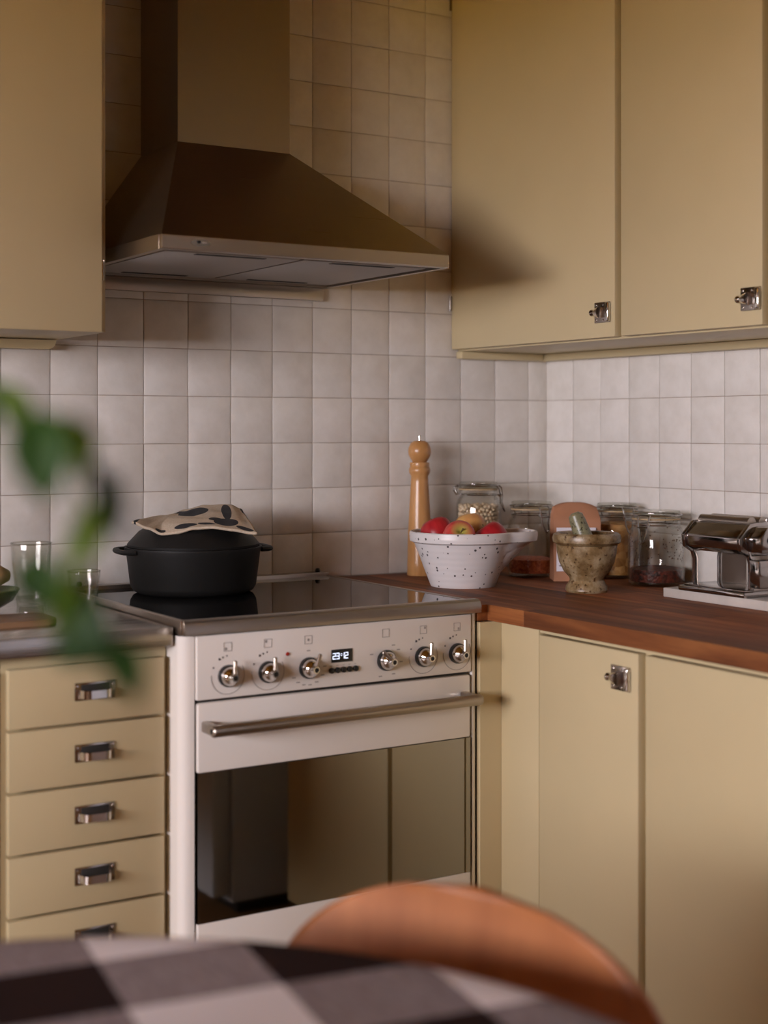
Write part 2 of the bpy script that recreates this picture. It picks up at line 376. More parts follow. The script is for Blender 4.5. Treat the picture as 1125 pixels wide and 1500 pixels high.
# tiles: every tile a piece of its wall
tile_meshes = []
for q in range(8):
    bm = bmesh.new(); s = .0492; n = 4; rnd = random.Random(q)
    ph = rnd.random() * 50
    def tf(u, v_, ph=ph):
        x = (u - .5) * 2 * s; z = (v_ - .5) * 2 * s
        edge = u in (0, 1) or v_ in (0, 1)
        x += .0006 * mnoise.noise((u * 2 + ph, v_ * 2.2, 1)); z += .0006 * mnoise.noise((u * 2.1, v_ * 2 + ph, 5))
        y = -.0009 * mnoise.noise((u * 2.2 + ph, v_ * 2.2, 9)) + (.0016 if edge else 0)
        return (x, y, z)
    us = [0, .05, .5, .95, 1]
    V = [[bm.verts.new(tf(u, v_)) for u in us] for v_ in us]
    for j in range(n):
        for i in range(n): bm.faces.new((V[j][i], V[j][i + 1], V[j + 1][i + 1], V[j + 1][i]))
    ring = [V[0][i] for i in range(n)] + [V[j][n] for j in range(n)] + [V[n][i] for i in range(n, 0, -1)] + [V[j][0] for j in range(n, 0, -1)]
    low = [bm.verts.new((a.co.x, .0055, a.co.z)) for a in ring]
    for i in range(len(ring)): j = (i + 1) % len(ring); bm.faces.new((ring[i], low[i], low[j], ring[j]))
    tile_meshes.append(mesh('tile', bm, 'tile', 60))
rnd = random.Random(3)
def tile(wall, p, rz, sx=1., sz=1.):
    o = bpy.data.objects.new('tile', rnd.choice(tile_meshes)); COL.objects.link(o); o.parent = wall
    o.location = p; o.scale = (sx, 1, sz)
    o.rotation_euler = (rnd.uniform(-.005, .005), rnd.uniform(-.004, .004), rz + rnd.uniform(-.0035, .0035))
ZR = 1.207
for k in range(-3, 12):
    zc = ZR + .1 * k + .05
    tile(wall_back, (-.0261, rnd.uniform(-.0002, .0002), zc), 0, .0572 / .0984)
    for i in range(16):
        if i >= 13 and k >= 3: continue            # behind the wall cabinet
        tile(wall_back, (-(.05555 + .1 * i + .05), rnd.uniform(-.0006, .0006), zc), 0)
for k in range(-3, 2):
    tile(wall_right, (0, -.0485, ZR + .1 * k + .05), -PI / 2, 1.04)
    for j in range(1, 15): tile(wall_right, (rnd.uniform(-.0005, .0005), -(.001 + .1 * j + .05), ZR + .1 * k + .05), -PI / 2)

# ------------------------------------------------------------------ fittings used on the cabinets
def make_latch(parent, x, y, z):               # local frame: front faces -y, lever points to -x
    root = obj('latch', bmbox(x - .024, x + .024, y - .003, y, z - .021, z + .021, bev=.0012), 'nickel', parent)
    bm = bmesh.new(); box(bm, x + .015, x + .026, y - .010, y - .002, z - .0195, z + .0195, bev=.003, seg=3); obj('keeper', bm, 'chrome', root)
    bm = bmesh.new(); lathe(bm, [(0, 0), (.0118, 0), (.0112, .005), (.0072, .017), (.0045, .0205)], 20, Matrix.Translation((x + .001, y - .0085, z)) @ Matrix.Rotation(-PI / 2, 4, 'Y')); obj('lever_housing', bm, 'chrome', root)
    bm = bmesh.new(); lathe(bm, [(.0046, .0190), (.0066, .0225), (.0070, .0262), (.0048, .0300), (0, .0315)], 16, Matrix.Translation((x + .001, y - .0085, z)) @ Matrix.Rotation(-PI / 2, 4, 'Y')); obj('lever_knob', bm, 'nickel', root)
    for sx in (-.019, .004):
        for sz in (-.0155, .0155):
            bm = bmesh.new(); lathe(bm, [(.0026, 0), (.0022, .0011), (0, .0016)], 10, Matrix.Translation((x + sx, y - .003, z + sz)) @ Matrix.Rotation(PI / 2, 4, 'X')); obj('screw', bm, 'chrome', root)
    return root
def make_pull(parent, x, y, z):                # drawer pull: plate, dished recess and bent strap
    root = obj('handle_plate', bmbox(x - .0345, x + .0345, y - .0025, y, z - .0145, z + .0145, bev=.001), 'nickel', parent)
    bm = bmesh.new(); pts = []
    for i in range(15):
        a = i / 14; px = -.029 + .058 * a
        d_ = .019 * min(1, math.sin(PI * a) * 1.9) ** .8 if 0 < a < 1 else 0
        pts.append((x + px, y - .002 - d_, z - .0035))
    rows = [[bm.verts.new((p[0], p[1] + oy, p[2] + oz)) for p in pts] for oy, oz in ((0, .0065), (0, -.0065), (.0022, -.0065), (.0022, .0065))]
    for r_ in range(4):
        a, b_ = rows[r_], rows[(r_ + 1) % 4]
        for i in range(14): bm.faces.new((a[i], a[i + 1], b_[i + 1], b_[i]))
    for e_ in (0, 14): bm.faces.new([rows[r_][e_] for r_ in range(4)])
    obj('strap', bm, 'chrome', root, 50)
    bm = bmesh.new(); box(bm, x - .024, x + .024, y - .0032, y - .002, z - .0115, z + .0115, bev=.0008); obj('recess', bm, 'gap', root)
    for sx in (-.0305, .0305):
        bm = bmesh.new(); lathe(bm, [(.0024, 0), (.002, .001), (0, .0014)], 10, Matrix.Translation((x + sx, y - .0025, z + .009)) @ Matrix.Rotation(PI / 2, 4, 'X')); obj('screw', bm, 'chrome', root)
    return root

# ------------------------------------------------------------------ wall cabinets
t = thing('wall_cabinet', 'cream wall cabinet with a plain door to the left of the extractor hood', 'cabinet', (-1.56, 0, 1.41))
obj('body', bmbox(-.31, .314, -.279, -.001, .006, 1.13, bev=.002), 'cream', t)
obj('door', bmbox(-.305, .300, -.301, -.281, .004, 1.12, bev=.003), 'cream', t)
bm = bmesh.new(); prof = [(-.31, .004)] + [(.305, .004)] + [(.305 - .016 * (1 - math.cos(a)), .004 - .018 * math.sin(a)) for a in [PI / 2 * i / 6 for i in range(1, 7)]] + [(-.31, -.014)]
prism(bm, prof, -.034, -.0015, 'y'); obj('bottom_rail', bm, 'cream', t)
bm = bmesh.new(); tube(bm, [(.305, -.286, .100), (.305, -.286, .138)], .0042, 10); obj('hinge', bm, 'nickel', t)

t = thing('wall_cabinet', 'long cream wall cabinet with metal latches in the corner above the jars', 'cabinet', (0, 0, 1.42), -PI / 2)
UX = -.285
obj('body', bmbox(.001, 1.47, UX + .020, -.001, .0, 1.12, bev=.0015), 'cream', t)
d1 = obj('door', bmbox(.002, .583, UX, UX + .0185, .004, 1.115, bev=.0025), 'cream', t); make_latch(d1, .547, UX, .055)
d2 = obj('door', bmbox(.601, .980, UX, UX + .0185, .004, 1.115, bev=.0025), 'cream', t); make_latch(d2, .954, UX, .052)
d3 = obj('door', bmbox(.998, 1.46, UX, UX + .0185, .004, 1.115, bev=.0025), 'cream', t); make_latch(d3, 1.42, UX, .052)
obj('bottom_rail', bmbox(.002, 1.46, -.028, -.0015, -.018, .0, bev=.004), 'cream', t)
obj('bottom_rail', bmbox(.002, .028, -.272, -.03, -.018, .0, bev=.004), 'cream', t)
for z in (.095, .80): bm = bmesh.new(); tube(bm, [(.0045, UX - .003, z), (.0045, UX - .003, z + .035)], .0032, 10); obj('hinge', bm, 'nickel', t)

# ------------------------------------------------------------------ extractor hood
t = thing('extractor_hood', 'brushed steel pyramid extractor hood with a square chimney above the stove', 'hood', (-.925, 0, 1.52))
hx0, hx1, hy = -.30, .30, -.49; cx0, cx1, cy = -.138, .110, -.19; zb, zt, zc = .030, .056, .282
bm = bmesh.new()
L1 = [bm.verts.new(p) for p in ((hx0, -.002, zt), (hx0, hy, zt), (hx1, hy, zt), (hx1, -.002, zt))]
L2 = [bm.verts.new(p) for p in ((cx0, -.002, zc), (cx0, cy, zc), (cx1, cy, zc), (cx1, -.002, zc))]
for i in range(4): bm.faces.new((L1[i], L1[(i + 1) % 4], L2[(i + 1) % 4], L2[i]))
obj('canopy', bm, 'hood', t, 20)
bm = bmesh.new(); box(bm, cx0, cx1, cy, -.002, zc - .001, H - 1.521); obj('chimney', bm, 'hood', t, 20)
bm = bmesh.new()
box(bm, hx0, hx1, hy - .002, hy + .012, zb, zt, bev=.002); box(bm, hx0 - .001, hx0 + .012, hy + .012, -.002, zb, zt); box(bm, hx1 - .012, hx1, hy + .012, -.002, zb, zt)
box(bm, hx0 + .012, hx1 - .012, -.03, -.002, zb, zt)
obj('rim_band', bm, 'steel', t, 20)
obj('underside', bmbox(hx0 + .011, hx1 - .011, hy + .011, -.03, zb + .006, zb + .012), 'filter', t)
for i, (a, b_) in enumerate(((-.275, -.004), (.004, .275))):
    f_ = obj('grease_filter', bmbox(a, b_, -.445, -.055, zb + .002, zb + .0065, bev=.001), 'filter', t)
    bm = bmesh.new(); box(bm, (a + b_) / 2 - .07, (a + b_) / 2 + .07, -.437, -.423, zb + .0012, zb + .0022); obj('slot', bm, 'gap', f_)
    bm = bmesh.new(); box(bm, (a + b_) / 2 - .07, (a + b_) / 2 + .07, -.085, -.071, zb + .0012, zb + .0022); obj('slot', bm, 'gap', f_)
obj('wall_rail', bmbox(-.27, .288, -.016, -.002, .002, .0295, bev=.001), 'steel', t)
bm = bmesh.new(); prism(bm, [(-.228 + .019 * math.cos(a), .0440 + .0062 * math.sin(a)) for a in [2 * PI * i / 24 for i in range(24)]], hy - .0045, hy - .0015, 'y'); sw = obj('switch_plate', bm, 'chrome', t)
bm = bmesh.new(); box(bm, -.236, -.229, hy - .0065, hy - .004, .0425, .0475, bev=.0008); obj('switch', bm, 'black', sw)
bm = bmesh.new(); box(bm, -.226, -.216, hy - .0058, hy - .004, .0430, .0455, bev=.0005); obj('slider', bm, 'print', sw)

# ------------------------------------------------------------------ left base units
t = thing('drawer_cabinet', 'cream base unit with a column of drawers beside the stove', 'cabinet', (-1.375, 0, 0))
obj('body', bmbox(-.146, .137, -.538, -.001, .10, .874, bev=.0015), 'cream', t)
obj('plinth', bmbox(-.146, .137, -.49, -.46, .0, .0985), 'cream', t)
for i in range(7):
    z1 = .8555 - .1 * i; z0 = z1 - .0950
    d_ = obj('drawer', bmbox(-.139, .127, -.556, -.539, z0, z1, bev=.002), 'cream', t)
    make_pull(d_, .004, -.556, (z0 + z1) / 2 + .003)
t = thing('base_cabinet', 'cream base cabinet with a door at the left edge of the drawers', 'cabinet', (-1.85, 0, 0))
obj('body', bmbox(-.32, .327, -.538, -.001, .10, .874, bev=.0015), 'cream', t)
obj('plinth', bmbox(-.32, .327, -.49, -.46, 0, .0985), 'cream', t)
d_ = obj('door', bmbox(-.31, .302, -.556, -.539, .11, .855, bev=.002), 'cream', t); make_latch(d_, -.26, -.556, .80)
tag(obj('worktop', bmbox(-2.17, -1.241, -.576, -.001, .876, .908, bev=.0025), 'worktop_steel'), 'dark steel worktop carrying the drinking glasses left of the stove', 'worktop')

# ------------------------------------------------------------------ stove
SX0, SX1 = -.3025, .3025
t = thing('stove', 'white freestanding electric stove with black glass hob and steel oven handle', 'stove', (-.9325, 0, 0))
bm = bmesh.new()
poly = [(SX0, -.025), (SX0, -.575)] + [(SX0 + .024 * (1 - math.cos(a)), -.575 - .020 * math.sin(a)) for a in [PI / 2 * i / 6 for i in range(1, 7)]] + [(SX0 + .026, -.580), (SX1 - .016, -.580)] + \
       [(SX1 - .014 * (1 - math.sin(a)), -.580 - .015 * math.cos(a)) for a in [PI / 2 * i / 6 for i in range(0, 6)]] + [(SX1, -.575), (SX1, -.025)]
prism(bm, poly, .06, .892, 'z'); obj('body', bm, 'enamel', t, 40)
bm = bmesh.new()
for x in (-.26, .26):
    for y in (-.53, -.08): lathe(bm, [(0, 0), (.018, 0), (.018, .01), (.011, .02), (.011, .0605), (0, .0605)], 14, Matrix.Translation((x, y, 0)))
obj('feet', bm, 'black', t)
PX0, PX1 = -.2765, .2835
cp = obj('control_panel', bmbox(PX0, PX1, -.600, -.5805, .784, .8925, bev=.003), 'enamel', t)
bm = bmesh.new(); box(bm, PX0, PX1, -.590, -.5802, .396, .7835); obj('seal', bm, 'gap', t)
# hob
bm = bmesh.new()
prof = [(-.603, .894), (-.6035, .906), (-.600, .9145), (-.592, .9185), (-.580, .9185), (-.580, .9105), (-.563, .9105), (-.563, .894)]
prism(bm, [(y, z) for y, z in prof], SX0 + .004, SX1 + .0015, 'x')
box(bm, SX0, SX0 + .010, -.594, -.012, .8935, .9195, bev=.003); box(bm, SX1 - .008, SX1 + .0015, -.585, -.012, .8935, .9150, bev=.002)
obj('steel_trim', bm, 'steel', t, 30)
bm = bmesh.new(); box(bm, SX0, SX1, -.030, -.004, .8935, .922, bev=.002); br = obj('back_rail', bm, 'steel', t)
for x in (-.30 + .03, .278): bm = bmesh.new(); lathe(bm, [(0, 0), (.005, 0), (.006, .004), (.004, .009), (0, .010)], 14, Matrix.Translation((x, -.020, .9215))); obj('stop_button', bm, 'black', br)
obj('hob_glass', bmbox(SX0 + .009, SX1 - .007, -.581, -.029, .8945, .9140), 'black_glass', t)
# knobs
def make_knob(px, pz, ang, ring=True):
    base = Matrix.Translation((px, -.600, pz)) @ Matrix.Rotation(PI / 2, 4, 'X')
    bm = bmesh.new(); lathe(bm, [(0, 0), (.0185, 0), (.0190, .004), (.0178, .0085), (0, .0085)], 30, base); k = obj('knob', bm, 'black', t)
    bm = bmesh.new(); lathe(bm, [(.0165, .0083), (.0160, .012), (.0120, .018), (.0078, .0225), (.0066, .030), (.0060, .031), (.0042, .031), (.0040, .0285), (0, .0285)], 30, base); obj('dome', bm, 'chrome', k)
    bm = bmesh.new(); lathe(bm, [(.0041, .0288), (0, .0292)], 14, base); obj('hub', bm, 'black', k)
    s, c = math.sin(ang), math.cos(ang)
    bm = bmesh.new(); tube(bm, [(px + s * q, -.600 - d_, pz + c * q) for q, d_ in ((.003, .026), (.010, .0255), (.020, .0245), (.0265, .0235), (.0285, .0232))], [.0030, .0031, .0036, .0038, .0022], 10); obj('lever', bm, 'steel', k)
    if ring:
        bm = bmesh.new(); pts = [(px + .031 * math.cos(a), -.6003, pz + .031 * math.sin(a)) for a in [math.radians(175 + 215 * i / 40) for i in range(41)]]
        tube(bm, pts, .00055, 4); obj('dial_ring', bm, 'print', cp)
        bm = bmesh.new()
        for a, r_, s_ in ((150, .031, .0013), (118, .033, .0018), (106, .033, .0014), (93, .034, .0011)):
            x_, z_ = px + r_ * math.cos(math.radians(a)), pz + r_ * math.sin(math.radians(a)); box(bm, x_ - s_, x_ + s_, -.6006, -.5998, z_ - s_, z_ + s_)
        obj('dial_marks', bm, 'print_dark', cp)
    else:
        bm = bmesh.new()
        for a in ((-150, -128, -106, -84, -60, -30, 0, 90) if px < 0 else (155, 60, 35, -10, -60, -110)):
            x_, z_ = px + .033 * math.cos(math.radians(a)), pz + .030 * math.sin(math.radians(a)); box(bm, x_ - .0034, x_ + .0034, -.6005, -.5998, z_ - .0009, z_ + .0009)
        obj('dial_marks', bm, 'print', cp)
    # small square symbol over the knob
    bm = bmesh.new(); a = .0075; zc_ = pz + .049
    for q in ((-a, a, a - .0008, a), (-a, a, -a, -a + .0008), (-a, -a + .0008, -a, a), (a - .0008, a, -a, a)): box(bm, px + q[0], px + q[1], -.6005, -.5998, zc_ + q[2], zc_ + q[3])
    qx, qz = {0: (-1, -1), 1: (-1, 1), 2: (0, 0), 3: (0, 2), 4: (1, 1), 5: (1, -1)}[KI]
    if qz != 2: box(bm, px + qx * .0035 - .0018, px + qx * .0035 + .0018, -.6005, -.5998, zc_ + qz * .0035 - .0022, zc_ + qz * .0035 + .0022)
    obj('hob_symbol', bm, 'print', cp)
for KI, (kx, ka, rg) in enumerate(((-1.152, .10, 1), (-1.076, .08, 1), (-.997, .42, 0), (-.838, -.80, 0), (-.757, .12, 1), (-.682, .10, 1))):
    make_knob(kx + .9325, .8215, ka, bool(rg))
dsp = obj('display', bmbox(-.0185, .0245, -.6012, -.5995, .826, .849, bev=.0004), 'black', t)
SEG = {'2': 'abged', '3': 'abgcd', '1': 'bc'}
def digit(ch, x, z, w_=.0052, h_=.0098, th=.0011):
    bm = bmesh.new()
    for s in SEG[ch]:
        q = {'a': (0, w_, h_, h_), 'd': (0, w_, 0, 0), 'g': (0, w_, h_ / 2, h_ / 2), 'b': (w_, w_, h_ / 2, h_), 'c': (w_, w_, 0, h_ / 2), 'f': (0, 0, h_ / 2, h_), 'e': (0, 0, 0, h_ / 2)}[s]
        box(bm, x + q[0] - th / 2, x + q[1] + th / 2, -.60135, -.6011, z + q[2] - th / 2, z + q[3] + th / 2)
    obj('digit', bm, 'led', dsp)
digit('2', -.0155, .8325); digit('3', -.0082, .8325); digit('1', .0020, .8325); digit('2', .0095, .8325)
bm = bmesh.new()
for z in (.8400, .8375): box(bm, .0008 - .0006, .0008 + .0020, -.60135, -.6011, z, z + .0010)
obj('digit_mark', bm, 'led', dsp)
for i in range(5):
    bm = bmesh.new(); lathe(bm, [(0, 0), (.0052, 0), (.0050, .004), (.0036, .0052), (0, .0056)], 18, Matrix.Translation((-.0185 + i * .0123, -.600, .8125)) @ Matrix.Rotation(PI / 2, 4, 'X')); obj('button', bm, 'black', t)
    bm = bmesh.new(); box(bm, -.0185 + i * .0123 - .0022, -.0185 + i * .0123 + .0022, -.6005, -.5998, .8205, .8212); obj('button_mark', bm, 'print', cp)
bm = bmesh.new(); lathe(bm, [(0, 0), (.0036, 0), (.003, .0016), (0, .0022)], 16, Matrix.Translation((-.1055, -.600, .8490)) @ Matrix.Rotation(PI / 2, 4, 'X')); obj('indicator_lamp', bm, 'red_lamp', t)
# oven door: frame, tinted window, bar handle
od = obj('oven_door', bmbox(PX0 + .002, PX1 - .002, -.600, -.585, .662, .779, bev=.004), 'enamel', t)
obj('door_glass', bmbox(PX0 + .002, PX1 - .002, -.599, -.586, .4105, .6615), 'oven_glass', od)
obj('door_lower_frame', bmbox(PX0 + .002, PX1 - .002, -.600, -.585, .250, .410, bev=.002), 'enamel', od)
bm = bmesh.new(); hz = .7405
lathe(bm, [(0, -.272), (.0085, -.272), (.0105, -.2695), (.0105, .2695), (.0085, .272), (0, .272)], 24, Matrix.Translation((.0015, -.645, hz)) @ Matrix.Rotation(PI / 2, 4, 'Y')); hb = obj('handle', bm, 'steel', od)
for x in (-.262, .264): obj('handle_bracket', bmbox(x - .007, x + .007, -.645, -.600, hz - .009, hz + .009, bev=.003), 'steel', hb)
bm = bmesh.new(); lathe(bm, [(0, 0), (.0045, 0), (.004, .001), (0, .001)], 14, Matrix.Translation((-.2705, -.645, hz)) @ Matrix.Rotation(-PI / 2, 4, 'Y')); obj('handle_end_plug', bm, 'gap', hb)
obj('storage_drawer', bmbox(PX0 + .002, PX1 - .002, -.600, -.5805, .085, .246, bev=.004), 'enamel', t)

# ------------------------------------------------------------------ right base units and wooden worktop
t = thing('base_cabinet', 'cream corner base cabinet with a latched door under the wooden worktop', 'cabinet', (0, 0, 0), -PI / 2)
obj('body', bmbox(.612, 1.47, -.563, -.001, .10, .8745, bev=.0015), 'cream', t)
obj('face_panel', bmbox(.5995, .715, -.580, -.5635, .10, .8745, bev=.0015), 'cream', t)
obj('face_rail', bmbox(.7155, 1.47, -.577, -.5635, .866, .8745), 'cream', t)
obj('plinth', bmbox(.60, 1.47, -.53, -.50, 0, .0985), 'cream', t)
obj('filler', bmbox(.588, .5992, -.6285, -.578, .0, .8745), 'cream', t)
d1 = obj('door', bmbox(.718, .986, -.582, -.5635, .11, .8625, bev=.0025), 'cream', t); make_latch(d1, .944, -.582, .816)
d2 = obj('door', bmbox(1.003, 1.455, -.582, -.5635, .11, .8625, bev=.0025), 'cream', t); make_latch(d2, 1.41, -.582, .816)
wt = thing('worktop', 'oiled walnut butcher block worktop along the right wall', 'worktop', (0, 0, .876), 0)
rs = random.Random(11); nrow = 14; WD = .604
for r_ in range(nrow):
    x0 = -WD + r_ * (WD - .001) / nrow; x1 = x0 + (WD - .001) / nrow - .0003
    y = -.0012; first = True
    while y > -1.47:
        L_ = rs.uniform(.32, .85)
        if r_ == 0 and first: L_ = .70
        elif first: L_ = rs.uniform(.15, .8)
        first = False
        y2 = max(-1.47, y - L_)
        if y2 < -1.40: y2 = -1.47
        obj('stave', bmbox(x0, x1, y2 + .0002, y, .0, .030, bev=.0004, seg=1), 'stave', wt)
        y = y2
obj('stave', bmbox(-.6275, -.6043, -.589, -.0012, .0, .030, bev=.0004, seg=1), 'stave', wt)
t = thing('refrigerator', 'tall pale grey refrigerator mirrored at the left of the oven window', 'refrigerator', (0, 0, 0), -PI / 2)
obj('body', bmbox(1.72, 2.30, -.60, -.02, .03, 1.85, bev=.006), 'grey_wall', t)
fd = obj('door', bmbox(1.722, 2.298, -.655, -.606, .05, 1.845, bev=.008), 'grey_wall', t)
bm = bmesh.new(); tube(bm, [(1.76, -.655, 1.0), (1.76, -.69, 1.02), (1.76, -.69, 1.38), (1.76, -.655, 1.40)], .009, 10); obj('handle', bm, 'steel', fd)
obj('plinth', bmbox(1.73, 2.29, -.58, -.05, 0, .0295), 'black', t)
ZT = .9062    # wooden worktop surface
ZH = .9142    # hob surface
ZL = .9082    # steel worktop surface

# ------------------------------------------------------------------ pot and cloth
pc = Vector((-1.016, -.160, ZH)); ha = math.atan2(*( (-RIGHT * .93 - FWD * .37).yx ))
t = thing('casserole', 'black cast iron casserole with lid standing on the hob', 'pot', pc, ha)
bm = bmesh.new(); lathe(bm, [(0, 0), (.108, 0), (.119, .005), (.1245, .014), (.1325, .078), (.1365, .086), (.1365, .091), (.1325, .091), (.129, .085), (.121, .016), (.112, .008), (0, .008)], 64); obj('body', bm, 'iron', t)
bm = bmesh.new(); lathe(bm, [(.130, .0915), (.131, .096), (.124, .104), (.108, .121), (.088, .133), (.06, .1415), (.03, .145), (0, .146), (0, .138), (.06, .134), (.105, .115), (.122, .0915)], 64, close=True); lid = obj('lid', bm, 'iron', t)
for s in (1, -1):
    bm = bmesh.new(); pts = []
    for i in range(13):
        a = -PI / 2 + PI * i / 12; pts.append((s * (.126 + .026 * max(0, math.cos(a)) ** .45), .050 * math.sin(a), .0845))
    tube(bm, pts, .0066, 8, flat=.8); obj('handle', bm, 'iron', t)
ct = tag(None or obj('pot_holder', bmesh.new(), 'linen'), 'natural linen cloth with dark floral print draped over the pot lid', 'cloth')
def lidz(r_):
    P = [(0, .1465), (.03, .1455), (.06, .142), (.088, .1335), (.108, .1215), (.124, .1045), (.135, .090)]
    for (a, za), (b_, zb_) in zip(P, P[1:]):
        if r_ <= b_: return za + (zb_ - za) * (r_ - a) / (b_ - a)
    return .09
CA = -YAW + .04
def lerp_tab(T, u):
    for (a, za), (b_, zb_) in zip(T, T[1:]):
        if u <= b_:
            k = (u - a) / (b_ - a); k = k * k * (3 - 2 * k); return za + (zb_ - za) * k
    return T[-1][1]
def clothf(u, v_):
    xf = -.112 + .240 * u; xb = -.048 + .135 * u; x = xf + (xb - xf) * v_ + .003 * mnoise.noise((v_ * 4, 2.2, u))
    y = -.108 + .160 * v_ + .004 * mnoise.noise((u * 5, 7.7, 0)) * (1 - v_)
    zf = lerp_tab([(0, .142), (.12, .130), (.24, .1195), (.36, .1215), (.50, .1300), (.62, .1315), (.8, .1265), (1, .1200)], u)
    zb = lerp_tab([(0, .146), (.15, .156), (.45, .165), (.85, .166), (1, .158)], u)
    z = zf + (zb - zf) * v_ + .003 * math.sin(PI * v_) + .0025 * mnoise.noise((u * 5, v_ * 4, 3))
    return (x, y, max(z, lidz(math.hypot(x, y)) + .0025))
bm = bmesh.new(); grid(bm, clothf, 60, 40); me = mesh('pot_holder', bm, 'linen', 80); ct.data = me
ct.location = (pc.x + .004, pc.y, pc.z); ct.rotation_euler = (0, 0, CA)
so = ct.modifiers.new('thickness', 'SOLIDIFY'); so.thickness = .0045; so.offset = 1

# ------------------------------------------------------------------ things on the steel worktop
def tumbler(name, label, loc, rt, rb, h, twist=0):
    t = thing(name, label, 'glass', loc)
    bm = bmesh.new(); th = .0016
    lathe(bm, [(0, .001), (rb * .86, 0), (rb, .004), (rb * .93, .016), (rb * 1.02, .03), (rt * .94, h * .72), (rt, h - .002), (rt - .0006, h), (rt - th, h - .001), (rt * .94 - th, h * .72), (rb * 1.0 - th, .034), (rb * .8, .022), (0, .018)], 40)
    obj('vessel', bm, 'glass', t)
    bm = bmesh.new(); tube(bm, [((rt - .0005) * math.cos(2 * PI * i / 40), (rt - .0005) * math.sin(2 * PI * i / 40), h - .0005) for i in range(40)], .0011, 6, closed=True); obj('rim', bm, 'glass_lid', t)
    bm = bmesh.new(); lathe(bm, [(0, .0012), (rb * .8, .0012), (rb * .9, .006), (rb * .82, .016), (0, .014)], 10); obj('base', bm, 'glass_lid', t)
    return t
tumbler('drinking_glass', 'tall clear drinking glass with a flared rim on the left worktop', (-1.393, -.300, ZL), .036, .026, .128)
tumbler('drinking_glass', 'short clear tumbler between the tall glass and the stove', (-1.312, -.345, ZL), .029, .021, .078)
bm = bmesh.new(); prism(bm, rrect(-1.60, -1.395, -.455, -.345, .02), ZL, ZL + .010, 'z', bev=.002)
tag(obj('cutting_board', bm, 'board_wood'), 'small brown wooden board at the left edge of the steel worktop', 'board')
gb = Vector((-1.462, -.215, ZL))
bm = bmesh.new(); lathe(bm, [(0, 0), (.035, 0), (.037, .006), (.060, .020), (.072, .040), (.0705, .0415), (.068, .040), (.055, .022), (.03, .012), (0, .010)], 44, Matrix.Translation(gb)); tag(obj('bowl', bm, 'green_bowl'), 'small dark green glazed bowl at the left edge of the photo', 'bowl')
bm = bmesh.new(); tube(bm, [gb + Vector(p) for p in ((-.045, -.01, .045), (-.02, 0, .055), (.01, .005, .062), (.036, .004, .064), (.056, .006, .062))], [.012, .020, .024, .021, .010], 12)
tube(bm, [gb + Vector(p) for p in ((.008, .005, .065), (.012, .012, .085), (.012, .016, .092))], [.014, .012, .005], 10)
tag(obj('ginger_root', bm, 'ginger', ang=80), 'knobbly brown ginger root lying in the green bowl', 'ginger')

# ------------------------------------------------------------------ pepper mill
t = thing('pepper_mill', 'tall turned wooden pepper mill standing against the tiles', 'pepper mill', (-.413, -.062, ZT))
bm = bmesh.new(); lathe(bm, [(0, 0), (.0275, 0), (.0285, .002), (.0283, .03), (.0265, .10), (.0225, .17), (.0200, .212), (.0195, .225), (.0235, .232), (.0245, .238), (.0235, .243), (.0215, .246), (.0225, .252), (.0215, .256), (0, .256)], 48); obj('body', bm, 'mill', t)
bm = bmesh.new(); lathe(bm, [(0, .2563), (.0150, .2563), (.0195, .262), (.0250, .272), (.0263, .281), (.0250, .290), (.0205, .299), (.013, .3045), (0, .306)], 48); obj('head', bm, 'mill', t)
bm = bmesh.new(); lathe(bm, [(0, .3055), (.004, .3055), (.004, .309), (.0052, .310), (.0052, .3155), (.003, .317), (0, .3172)], 20); obj('finial', bm, 'chrome', t)

# ------------------------------------------------------------------ bowl with pouring lip and apples
bc = Vector((-.455, -.294, ZT))
sp = (RIGHT * .995 + FWD * .10); spa = math.atan2(sp.y, sp.x)
bm = bmesh.new(); n = 72
prof = [(0, .004), (.060, .004), (.062, 0), (.068, .0), (.0695, .003), (.086, .046), (.091, .060), (.095, .070), (.099, .080), (.1035, .092), (.107, .093), (.1125, .096), (.1140, .108), (.1130, .1145), (.1105, .1165), (.1075, .115), (.1045, .104), (.098, .088), (.064, .012), (0, .010)]
rings = []
for (r_, z_) in prof:
    if r_ == 0: rings.append([bm.verts.new((0, 0, z_))]); continue
    row = []
    for i in range(n):
        a = 2 * PI * i / n; da = math.atan2(math.sin(a - spa), math.cos(a - spa))
        k = max(0, min(1, (z_ - .060) / .036)); k = k * k * (3 - 2 * k)
        ext = .046 * k * max(0, math.cos(da * 2.4)) ** 1.2 if abs(da) < PI / 4.8 else 0
        rr = r_ + ext * (1 if r_ > .05 else 0)
        row.append(bm.verts.new((rr * math.cos(a), rr * math.sin(a), z_)))
    rings.append(row)
for a, b_ in zip(rings, rings[1:]):
    for i in range(n):
        j = (i + 1) % n
        if len(a) == 1: bm.faces.new((a[0], b_[j], b_[i]))
        elif len(b_) == 1: bm.faces.new((a[i], a[j], b_[0]))
        else: bm.faces.new((a[i], a[j], b_[j], b_[i]))
o = tag(obj('mixing_bowl', bm, 'stoneware', ang=40), 'white speckled stoneware bowl with a pouring lip full of apples', 'bowl'); o.location = bc
AP = [(0, .2), (.08, .17), (.2, .10), (.4, .02), (.62, .0), (.82, .09), (.95, .26), (1.0, .48), (.98, .68), (.86, .86), (.66, .965), (.42, .985), (.22, .95), (.09, .88), (0, .84)]
